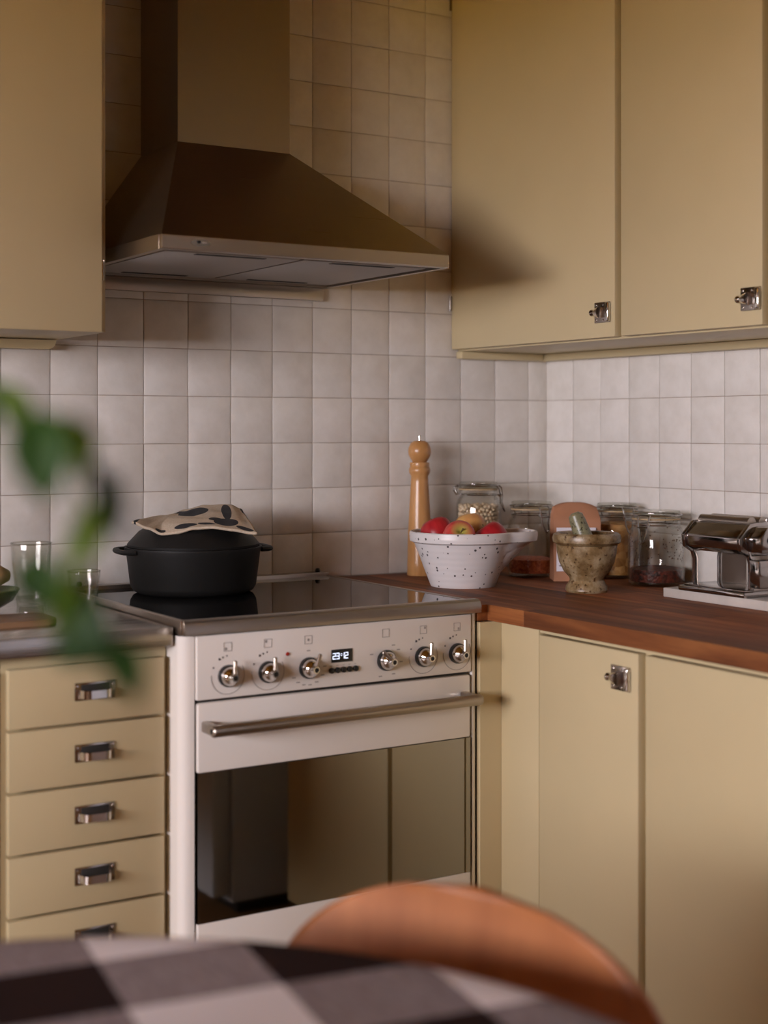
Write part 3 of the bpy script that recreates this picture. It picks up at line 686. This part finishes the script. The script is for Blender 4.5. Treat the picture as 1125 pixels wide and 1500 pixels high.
def apple(label, p, R_, mat, tilt, stem=True):
    t = thing('apple', label, 'apple', p, 0, 'apples in the speckled bowl'); t.rotation_euler = tilt
    bm = bmesh.new(); lathe(bm, [(x * R_, (z - .5) * R_ * 1.78) for x, z in AP], 32); obj('flesh', bm, mat, t, 80)
    bm = bmesh.new(); tube(bm, [(0, 0, R_ * .55), (.001, .001, R_ * .78), (.003, .001, R_ * 1.02)], [.0012, .0013, .0018], 6); obj('stem', bm, 'apple_stem', t)
def bp(lat, dep, z): return bc + RIGHT * lat + FWD * dep + Vector((0, 0, z))
apple('pink blushed apple with its stem towards the viewer', bp(-.011, -.049, .104), .0350, 'apple_pink', (.95, .0, -YAW + .15))
apple('dark red apple beside the pepper mill', bp(-.052, .018, .108), .036, 'apple_red', (-.4, .3, 1))
apple('yellow apple at the back of the bowl', bp(.019, .052, .114), .036, 'apple_yellow', (.2, .4, 2))
apple('dark red apple next to the pouring lip', bp(.060, -.012, .099), .036, 'apple_red', (-.5, -.3, 0.4))

# ------------------------------------------------------------------ clip-top jars
def jar(label, loc, R_, h, clasp, mat_fill, fill_h, fill_name=None, fill_label=None, lid_fill=None):
    t = thing('clip_top_jar', label, 'jar', loc, 0)
    nr = R_ * .80; bh = h - .034
    bm = bmesh.new()
    prof = [(0, .0015), (R_ * .86, .0), (R_ * .97, .006), (R_, .016), (R_, bh - .028), (R_ * .975, bh - .016), (R_ * .90, bh - .004), (nr, bh + .002), (nr, bh + .006), (nr + .004, bh + .008), (nr + .004, bh + .013), (nr, bh + .015),
            (nr - .003, bh + .015), (nr - .003, bh), (R_ * .88, bh - .008), (R_ - .003, bh - .026), (R_ - .003, .016), (R_ * .9, .008), (0, .006)]
    lathe(bm, prof, 48); obj('glass_body', bm, 'glass', t)
    bm = bmesh.new(); lathe(bm, [(nr - .004, bh + .0155), (nr + .0035, bh + .0155), (nr + .0035, bh + .0185), (nr - .004, bh + .0185)], 40, close=True); obj('gasket', bm, 'rubber', t)
    bm = bmesh.new(); lathe(bm, [(0, h - .008), (nr * .7, h - .008), (nr - .006, bh + .020), (nr + .004, bh + .0188), (nr + .0046, bh + .023), (nr + .0015, h - .008), (nr + .0025, h - .004), (nr + .001, h), (nr * .8, h + .0005), (0, h - .002)], 48); obj('lid', bm, 'glass_lid', t)
    for z_ in (bh + .0045, bh + .0255):
        bm = bmesh.new(); q = nr + (.0022 if z_ < bh + .01 else .0052); tube(bm, [(q * math.cos(2 * PI * i / 40), q * math.sin(2 * PI * i / 40), z_) for i in range(40)], .0014, 6, closed=True); obj('wire_band', bm, 'wire', t)
    ca, sa = math.cos(clasp), math.sin(clasp)
    def L(rad, tan, z_): return (ca * rad - sa * tan, sa * rad + ca * tan, z_)
    q = nr + .006
    bm = bmesh.new()
    tube(bm, [L(q - .003, -.013, bh + .026), L(q + .004, -.013, bh + .020), L(q + .007, -.010, bh + .004), L(q + .006, -.008, bh - .012), L(q + .013, -.005, bh - .028), L(q + .0145, 0, bh - .033), L(q + .013, .005, bh - .028), L(q + .006, .008, bh - .012), L(q + .007, .010, bh + .004), L(q + .004, .013, bh + .020), L(q - .003, .013, bh + .026)], .0018, 6)
    cl = obj('clasp', bm, 'wire', t)
    bm = bmesh.new(); tube(bm, [L(q + .001, -.012, bh + .006), L(q + .007, -.012, bh + .001), L(q + .007, .012, bh + .001), L(q + .001, .012, bh + .006)], .0019, 6); obj('clasp_bar', bm, 'wire', cl)
    bm = bmesh.new(); tube(bm, [L(-q + .002, -.012, bh + .026), L(-q - .006, -.012, bh + .022), L(-q - .0085, -.010, bh + .012), L(-q - .003, -.009, bh + .004), L(-q - .003, .009, bh + .004), L(-q - .0085, .010, bh + .012), L(-q - .006, .012, bh + .022), L(-q + .002, .012, bh + .026)], .0018, 6); obj('hinge_wire', bm, 'wire', t)
    if mat_fill:
        bm = bmesh.new(); ri = R_ - .0042
        lathe(bm, [(0, .0075), (R_ * .86, .0085), (ri, .018), (ri, fill_h - .002), (ri * .7, fill_h + .002), (0, fill_h + .001)], 40)
        o = obj(fill_name, bm, mat_fill); o.location = loc; tag(o, fill_label, 'food'); o['kind'] = 'stuff'
    return t
A = lambda deg: -YAW + math.radians(deg)      # angle measured from the viewer's right hand side
j1 = Vector((-.268, -.088, ZT))
jar('clear clip-top jar of chickpeas behind the apples', j1, .052, .210, A(-18), None, 0)
bm = bmesh.new(); rc = random.Random(5); ico = bmesh.new(); bmesh.ops.create_icosphere(ico, subdivisions=1, radius=1); iv = [v_.co.copy() for v_ in ico.verts]; ifc = [[v_.index for v_ in f_.verts] for f_ in ico.faces]; ico.free()
lay = .012
while lay < .156:
    for rr, cnt in ((.0428, 29), (.034, 22)) + (((.025, 15), (.015, 9), (.004, 1)) if lay > .143 else ()):
        ph = rc.random() * 6
        for i in range(cnt):
            a = ph + 2 * PI * i / cnt; s_ = .0049 * rc.uniform(.9, 1.08)
            c_ = Vector((rr * math.cos(a), rr * math.sin(a), lay + rc.uniform(-.0012, .0012) + (rc.uniform(-.003, .003) if lay > .143 else 0)))
            vv = [bm.verts.new(c_ + q * s_) for q in iv]
            for f_ in ifc: bm.faces.new([vv[k] for k in f_])
    lay += .0083
o = obj('chickpeas', bm, 'chickpea', ang=180); o.location = j1; tag(o, 'dried chickpeas filling the jar behind the apples', 'food'); o['kind'] = 'stuff'
j2 = Vector((-.212, -.240, ZT)) + FWD * .035 - RIGHT * .012
jar('clip-top jar with red lentils at the bottom between bowl and paper bag', j2, .054, .168, A(-62), 'lentils', .040, 'red_lentils', 'orange red lentils at the bottom of the jar by the paper bag')
j3 = Vector((-.064, -.335, ZT))
jar('clip-top jar of toasted golden cereal behind the mortar', j3, .052, .166, A(-70), 'cereal', .122, 'cereal', 'toasted golden cereal in the jar behind the mortar')
j4 = Vector((-.094, -.496, ZT))
jar('wide clip-top jar with spice flecks on its glass beside the pasta machine', j4, .0605, .158, A(-128), 'spice', .036, 'ground_spice', 'dark red spice at the bottom of the flecked jar')
bm = bmesh.new(); rc = random.Random(9)
for i in range(110):
    a = rc.uniform(0, 2 * PI); z_ = rc.uniform(.045, .122); s_ = rc.uniform(.0008, .0021); r_ = .0572
    c_ = Vector((r_ * math.cos(a), r_ * math.sin(a), z_)); tn = Vector((-math.sin(a), math.cos(a), 0)); up = Vector((0, 0, 1)); no = Vector((math.cos(a), math.sin(a), 0)) * .0004
    q = [c_ + tn * s_ * math.cos(b_) * rc.uniform(.6, 1.2) + up * s_ * math.sin(b_) * rc.uniform(.6, 1.3) for b_ in (0, 1.26, 2.5, 3.8, 5.0)]
    f1 = [bm.verts.new(p - no) for p in q]; f2 = [bm.verts.new(p + no) for p in q]
    bm.faces.new(f1[::-1]); bm.faces.new(f2)
    for k in range(5): bm.faces.new((f1[k], f1[(k + 1) % 5], f2[(k + 1) % 5], f2[k]))
o = obj('spice_flecks', bm, 'crumb'); o.location = j4; tag(o, 'brown spice flecks clinging inside the wide jar', 'food'); o['kind'] = 'stuff'

# ------------------------------------------------------------------ paper bag
t = thing('paper_bag', 'brown kraft paper bag with a white label behind the mortar', 'bag', tuple(Vector((-.172, -.318, ZT)) - FWD * .012), -YAW + .02)
def bagf(u, v_):
    # closed loop around (u) and up (v): a gusseted pouch that flattens to a rounded, folded-over top
    W2, D2, Hh = .0515, .030, .170
    a = u * 4; side = int(a) % 4; f_ = a - int(a)
    P = [(-W2, -D2), (W2, -D2), (W2, D2), (-W2, D2)]; p0, p1 = P[side], P[(side + 1) % 4]
    x = p0[0] + (p1[0] - p0[0]) * f_; y = p0[1] + (p1[1] - p0[1]) * f_
    if side in (1, 3): x -= (1 if side == 1 else -1) * .010 * math.sin(PI * f_) * min(1, v_ * 3)      # gusset
    k = max(0, (v_ - .78) / .22); y = y * (1 - .55 * k) + .010 * k
    x *= 1 - .10 * k ** 2
    z = Hh * v_ - .014 * k * (abs(x) / W2) ** 3 
    nn = mnoise.noise((x * 30, y * 30, z * 22)); n3 = mnoise.noise((x * 70 + 5, y * 20, z * 60)); return (x + .0018 * nn, y + ((.0028 * nn + .0012 * n3) if 0 < v_ < 1 else 0), max(0, z))
bm = bmesh.new(); nu, nv = 32, 20
V = [[bm.verts.new(bagf(i / nu, j / nv)) for i in range(nu)] for j in range(nv + 1)]
for j in range(nv):
    for i in range(nu): bm.faces.new((V[j][i], V[j][(i + 1) % nu], V[j + 1][(i + 1) % nu], V[j + 1][i]))
bm.faces.new(V[0][::-1])
def cap(row, z_add):
    k = nu // 4
    for i in range(k): bm.faces.new((row[i], row[i + 1], row[(nu - k - i - 1) % nu], row[(nu - k - i) % nu]))
    bm.faces.new([row[q] for q in range(k, nu - 2 * k + 1)] + []) if False else None
cap(V[nv], 0)
obj('pouch', bm, 'paper', t, 50)
lb = obj('label', bmbox(-.046, .040, -.0350, -.0335, .022, .117), 'white_label', t)
def text(body, size, x, z, y, mat, parent, name):
    cu_ = bpy.data.curves.new(name, 'FONT'); cu_.body = body; cu_.size = size; cu_.extrude = .00012; cu_.align_x = 'LEFT'
    tmp = bpy.data.objects.new(name, cu_); me = bpy.data.meshes.new_from_object(tmp); bpy.data.objects.remove(tmp); bpy.data.curves.remove(cu_)
    me.materials.clear(); me.materials.append(M[mat])
    o = bpy.data.objects.new(name, me); COL.objects.link(o); o.parent = parent; o.location = (x, y, z); o.rotation_euler = (PI / 2, 0, 0); return o
text('BOD', .0085, -.014, .104, -.0351, 'print', lb, 'lettering')
text('Th', .0080, -.031, .097, -.0351, 'print_dark', lb, 'lettering')
bm = bmesh.new(); box(bm, -.040, -.024, -.0353, -.0349, .033, .0352); obj('printed_line', bm, 'print_dark', lb)
bm = bmesh.new(); box(bm, -.040, -.028, -.0353, -.0349, .050, .0518); obj('printed_line', bm, 'print', lb)

# ------------------------------------------------------------------ mortar and pestle
mo = Vector((-.305, -.520, ZT))
bm = bmesh.new(); lathe(bm, [(0, 0), (.041, 0), (.0435, .004), (.0425, .011), (.038, .018), (.0345, .024), (.036, .030), (.047, .042), (.056, .060), (.0605, .080), (.0622, .0955), (.0605, .0965), (.0645, .098), (.0690, .102), (.0700, .110), (.0680, .117), (.0630, .1205), (.0565, .1195), (.053, .114), (.047, .078), (.03, .050), (0, .044)], 56, Matrix.Translation(mo))
tag(obj('mortar', bm, 'mortar'), 'ochre marbled stone mortar on the wooden worktop', 'mortar')
bm = bmesh.new(); p0 = mo + RIGHT * .012 + FWD * .004 + Vector((0, 0, .062)); p1 = mo + RIGHT * -.0235 + FWD * .012 + Vector((0, 0, .1605))
ax = p1 - p0; ln = ax.length; rot = ax.to_track_quat('Z', 'Y').to_matrix().to_4x4()
lathe(bm, [(0, 0), (.012, .002), (.0185, .010), (.0205, .022), (.0190, .050), (.0165, ln - .016), (.0148, ln - .006), (.008, ln - .0005), (0, ln)], 28, Matrix.Translation(p0) @ rot)
tag(obj('pestle', bm, 'pestle'), 'speckled green grey stone pestle leaning in the mortar', 'pestle')

# ------------------------------------------------------------------ marble board and pasta machine
bm = bmesh.new(); box(bm, -.236, -.03, -1.14, -.671, ZT, ZT + .0185, bev=.002); tag(obj('marble_board', bm, 'marble'), 'pale marble slab under the pasta machine', 'board')
ZM = ZT + .0187
t = thing('pasta_machine', 'chromed hand-cranked pasta machine on the marble slab', 'pasta machine', (-.165, -.805, ZM), -PI / 2)
# local: x along the rollers (towards the camera side), -y towards the room
ob_ = obj('base', bmbox(-.083, .092, -.080, .055, .0, .0105, bev=.003), 'gunmetal', t)
obj('base_plate', bmbox(-.076, .085, -.072, .048, .0105, .0135, bev=.001), 'gunmetal', ob_)
hexp = [(-.073, .088), (-.076, .110), (-.050, .134), (.010, .138), (.040, .120), (.040, .092), (.015, .078), (-.055, .078)]
bm = bmesh.new(); prism(bm, hexp, -.066, .072, 'x', bev=.003); obj('roller_housing', bm, 'gunmetal', t, 30)
for nm, x0, x1 in (('end_plate', -.074, -.066), ('end_plate', .072, .081)):
    bm = bmesh.new(); prism(bm, [(y * 1.05, .108 + (z - .108) * 1.08) for y, z in hexp], x0, x1, 'x', bev=.002); ep = obj(nm, bm, 'gunmetal', t, 30)
    xm = (x0 + x1) / 2
    for yy, bend in ((-.058, .012), (.030, -.010)):
        bm = bmesh.new(); tube(bm, [(xm, yy + bend * 0, .092), (xm, yy + bend * .5, .078), (xm, yy + bend, .062), (xm, yy + bend, .013)], .0062, 10, flat=.8); obj('leg', bm, 'gunmetal', t)
obj('feed_plate', bmbox(-.060, .004, .016, .018, .0135, .080), 'steel', t)
bm = bmesh.new(); prism(bm, [(-.060, .084), (-.064, .112), (-.045, .132), (.020, .132), (.036, .112), (.030, .084)], .081, .118, 'x', bev=.004); gr = obj('gear_box', bm, 'gunmetal', t, 30)
bm = bmesh.new(); lathe(bm, [(0, 0), (.010, 0), (.010, .016), (.007, .02), (0, .02)], 18, Matrix.Translation((.118, -.028, .106)) @ Matrix.Rotation(PI / 2, 4, 'Y')); obj('crank_socket', bm, 'black', gr)
bm = bmesh.new(); prism(bm, [(-.055, .018), (-.058, .070), (.025, .070), (.028, .018)], .0815, .108, 'x', bev=.004); obj('side_cover', bm, 'gunmetal', t, 30)
for y_ in (-.035, -.005): bm = bmesh.new(); lathe(bm, [(0, -.062), (.0115, -.062), (.0115, .068), (0, .068)], 24, Matrix.Translation((0, y_, .1365)) @ Matrix.Rotation(PI / 2, 4, 'Y')); obj('roller', bm, 'steel', t)
bm = bmesh.new(); box(bm, -.064, .070, .002, .012, .132, .146, bev=.002); obj('guide_rail', bm, 'gunmetal', t)

# ------------------------------------------------------------------ dining table, cloth, chair
tc_ = cam_pt(-.252, 0, .846); TR, TZ = .585, .742
t = thing('dining_table', 'round wooden dining table under the gingham cloth in the foreground', 'table', (tc_.x, tc_.y, 0))
bm = bmesh.new(); lathe(bm, [(0, TZ - .028), (TR - .01, TZ - .028), (TR - .004, TZ - .02), (TR - .004, TZ - .006), (TR - .01, TZ - .002), (0, TZ - .002)], 72); obj('table_top', bm, 'table_wood', t)
for i in range(4):
    a = PI / 4 + i * PI / 2; bm = bmesh.new(); lathe(bm, [(0, 0), (.016, 0), (.026, .5), (.028, TZ - .028), (0, TZ - .028)], 20, Matrix.Translation((.36 * math.cos(a), .36 * math.sin(a), 0))); obj('leg', bm, 'table_wood', t)
bm = bmesh.new(); n = 144; rows = [[bm.verts.new((tc_.x, tc_.y, TZ))]]
for r_, z_ in ((.15, TZ), (.3, TZ), (.45, TZ), (.55, TZ), (TR - .012, TZ), (TR - .002, TZ - .003), (TR + .003, TZ - .011), (TR + .005, TZ - .03), (TR + .008, TZ - .06), (TR + .012, TZ - .09), (TR + .016, TZ - .12)):
    row = []
    for i in range(n):
        a = 2 * PI * i / n; fold = max(0, (TZ - .02 - z_) / .2); rr = r_ + fold * .018 * math.sin(a * 17 + 1.3 * math.sin(a * 3))
        row.append(bm.verts.new((tc_.x + rr * math.cos(a), tc_.y + rr * math.sin(a), z_ + (.0012 * mnoise.noise((rr * 9 * math.cos(a), rr * 9 * math.sin(a), 0)) if r_ < .57 else 0))))
    rows.append(row)
for a_, b_ in zip(rows, rows[1:]):
    for i in range(n):
        j = (i + 1) % n
        if len(a_) == 1: bm.faces.new((a_[0], b_[i], b_[j]))
        else: bm.faces.new((a_[i], b_[i], b_[j], a_[j]))
o = tag(obj('tablecloth', bm, 'gingham', ang=80), 'dark brown and white gingham cloth on the round table', 'tablecloth')
so = o.modifiers.new('thickness', 'SOLIDIFY'); so.thickness = .0015; so.offset = 1

ch = cam_pt(.092, 0, 1.515); fdir = (Vector((tc_.x, tc_.y, 0)) - ch); frz = math.atan2(fdir.y, fdir.x) - PI / 2 - .16
t = thing('dining_chair', 'orange-brown bent plywood chair with a rounded back tucked under the table', 'chair', (ch.x, ch.y, 0), frz)
# local: +y towards the table; the back stands at y = 0
SEATZ, TOPZ = .455, .758
def hw(v_): # half width up the back
    if v_ < .42: return .135 + .115 * (v_ / .42) ** 1.2
    k = (v_ - .42) / .58; return .250 * math.sqrt(max(0, 1 - k ** 2.3))
def backf(u, v_):
    w_ = max(hw(v_), .002); x = (u - .5) * 2 * w_
    z = SEATZ + .012 + (TOPZ - SEATZ - .012) * v_
    y = .055 * (1 - v_) ** 2 - .012 * v_ + .20 * x * x * 1.8
    return (x, y, z)
bm = bmesh.new(); grid(bm, backf, 28, 30); bp_ = obj('backrest', bm, 'chair_ply', t, 80)
so = bp_.modifiers.new('ply', 'SOLIDIFY'); so.thickness = .010; so.offset = 0
def seatf(u, v_):
    k = abs(v_ - .5) * 2; w_ = .20 * (1 - .35 * max(0, .35 - v_) / .35 ) * math.sqrt(max(0.05, 1 - max(0, (v_ - .72) / .28) ** 2.6))
    x = (u - .5) * 2 * w_; y = .062 + .40 * v_
    return (x, y, SEATZ + .006 - .016 * math.sin(PI * v_) + .012 * (x / .2) ** 2 + .010 * max(0, 1 - v_ * 6) - .018 * max(0, (v_ - .8) / .2) ** 2)
bm = bmesh.new(); grid(bm, seatf, 24, 24); sp_ = obj('seat', bm, 'chair_ply', t, 80)
so = sp_.modifiers.new('ply', 'SOLIDIFY'); so.thickness = .010; so.offset = 0
for sx in (-1, 1):
    for y0, y1 in ((.17, .06), (.33, .43)):
        bm = bmesh.new(); tube(bm, [(sx * .06, y0, SEATZ - .022), (sx * .11, (y0 + y1) / 2, SEATZ - .04), (sx * .17, y1 * .8 + y0 * .2, SEATZ - .10), (sx * .205, y1, .008), (sx * .205, y1, .0)], .0075, 10); obj('leg', bm, 'leg', t)

# ------------------------------------------------------------------ branch in a vase on the table
vp = cam_pt(-.37, TZ + .004, .80)
bm = bmesh.new(); lathe(bm, [(0, 0), (.034, 0), (.04, .006), (.052, .05), (.050, .10), (.030, .15), (.022, .175), (.026, .19), (.023, .19), (.018, .175), (.026, .148), (.046, .1), (.046, .05), (.034, .01), (0, .008)], 40, Matrix.Translation(vp))
tag(obj('vase', bm, 'vase'), 'grey glazed bottle vase holding the leafy branch on the table', 'vase')
def px(x, y, Z): # where a leaf hangs, given its bearing and distance
    return CAM + FWD * Z + RIGHT * ((x - 562.5) / 2132.04 * Z) + Vector((0, 0, (627.2 - y) / 2132.04 * Z))
t = thing('leafy_branch', 'blurred green leafy branch hanging in front of the drawers and glasses', 'plant', vp)
def rel(p): return Vector(p) - vp
spine = [vp + Vector((0, 0, .012)), vp + Vector((.004, .003, .20)), px(-160, 560, .78), px(-40, 560, .74), px(30, 590, .72), px(100, 660, .71), px(128, 760, .70), px(110, 850, .70), px(125, 930, .70), px(175, 985, .70)]
bm = bmesh.new(); tube(bm, [rel(p) for p in spine], [.0026, .0026, .0024, .0022, .0020, .0018, .0016, .0014, .0012, .0008], 8); obj('stem', bm, 'stem', t)
def leaf(a, b_, wd, cup=.25, face=0., mat='leaf'):
    a, b_ = rel(a), rel(b_); ax = b_ - a; L_ = ax.length; ax.normalize()
    nrm = (-FWD * math.cos(face) + RIGHT * math.sin(face)); nrm = (nrm - ax * nrm.dot(ax)).normalized(); sd = ax.cross(nrm)
    def lf(u, v_):
        w_ = wd * math.sin(PI * min(1, v_ ** .85)) ** .8 * (1 if 0 < v_ < 1 else 0) + .0003
        s_ = (u - .5) * 2
        return a + ax * L_ * v_ + sd * (s_ * w_) + nrm * (abs(s_) * w_ * cup + .006 * math.sin(PI * v_))
    bm = bmesh.new(); grid(bm, lf, 6, 12); o = obj('leaf', bm, mat, t, 80)
    so = o.modifiers.new('blade', 'SOLIDIFY'); so.thickness = .0006
for (x0, y0, x1, y1, Z, wd, fc, mt) in ((58, 598, 68, 738, .70, .0145, .1, 'leaf'), (88, 605, 122, 700, .72, .009, .9, 'leaf_lit'), (-10, 560, 40, 650, .82, .010, .8, 'leaf_lit'), (138, 675, 166, 795, .72, .0075, .7, 'leaf'), (136, 735, 96, 842, .70, .0075, .6, 'leaf_lit'),
                                    (150, 730, 112, 835, .71, .006, .2, 'leaf'), (35, 815, 80, 900, .70, .011, .3, 'leaf'), (96, 835, 74, 925, .68, .009, .9, 'leaf_lit'), (100, 905, 165, 965, .70, .016, .1, 'leaf'), (155, 935, 203, 1030, .70, .0095, .5, 'leaf'), (-60, 545, -10, 640, .74, .014, .2, 'leaf'),
                                    (108, 850, 112, 945, .72, .010, .3, 'leaf')):
    leaf(px(x0, y0, Z), px(x1, y1, Z - .01), wd, .3, fc, mt)
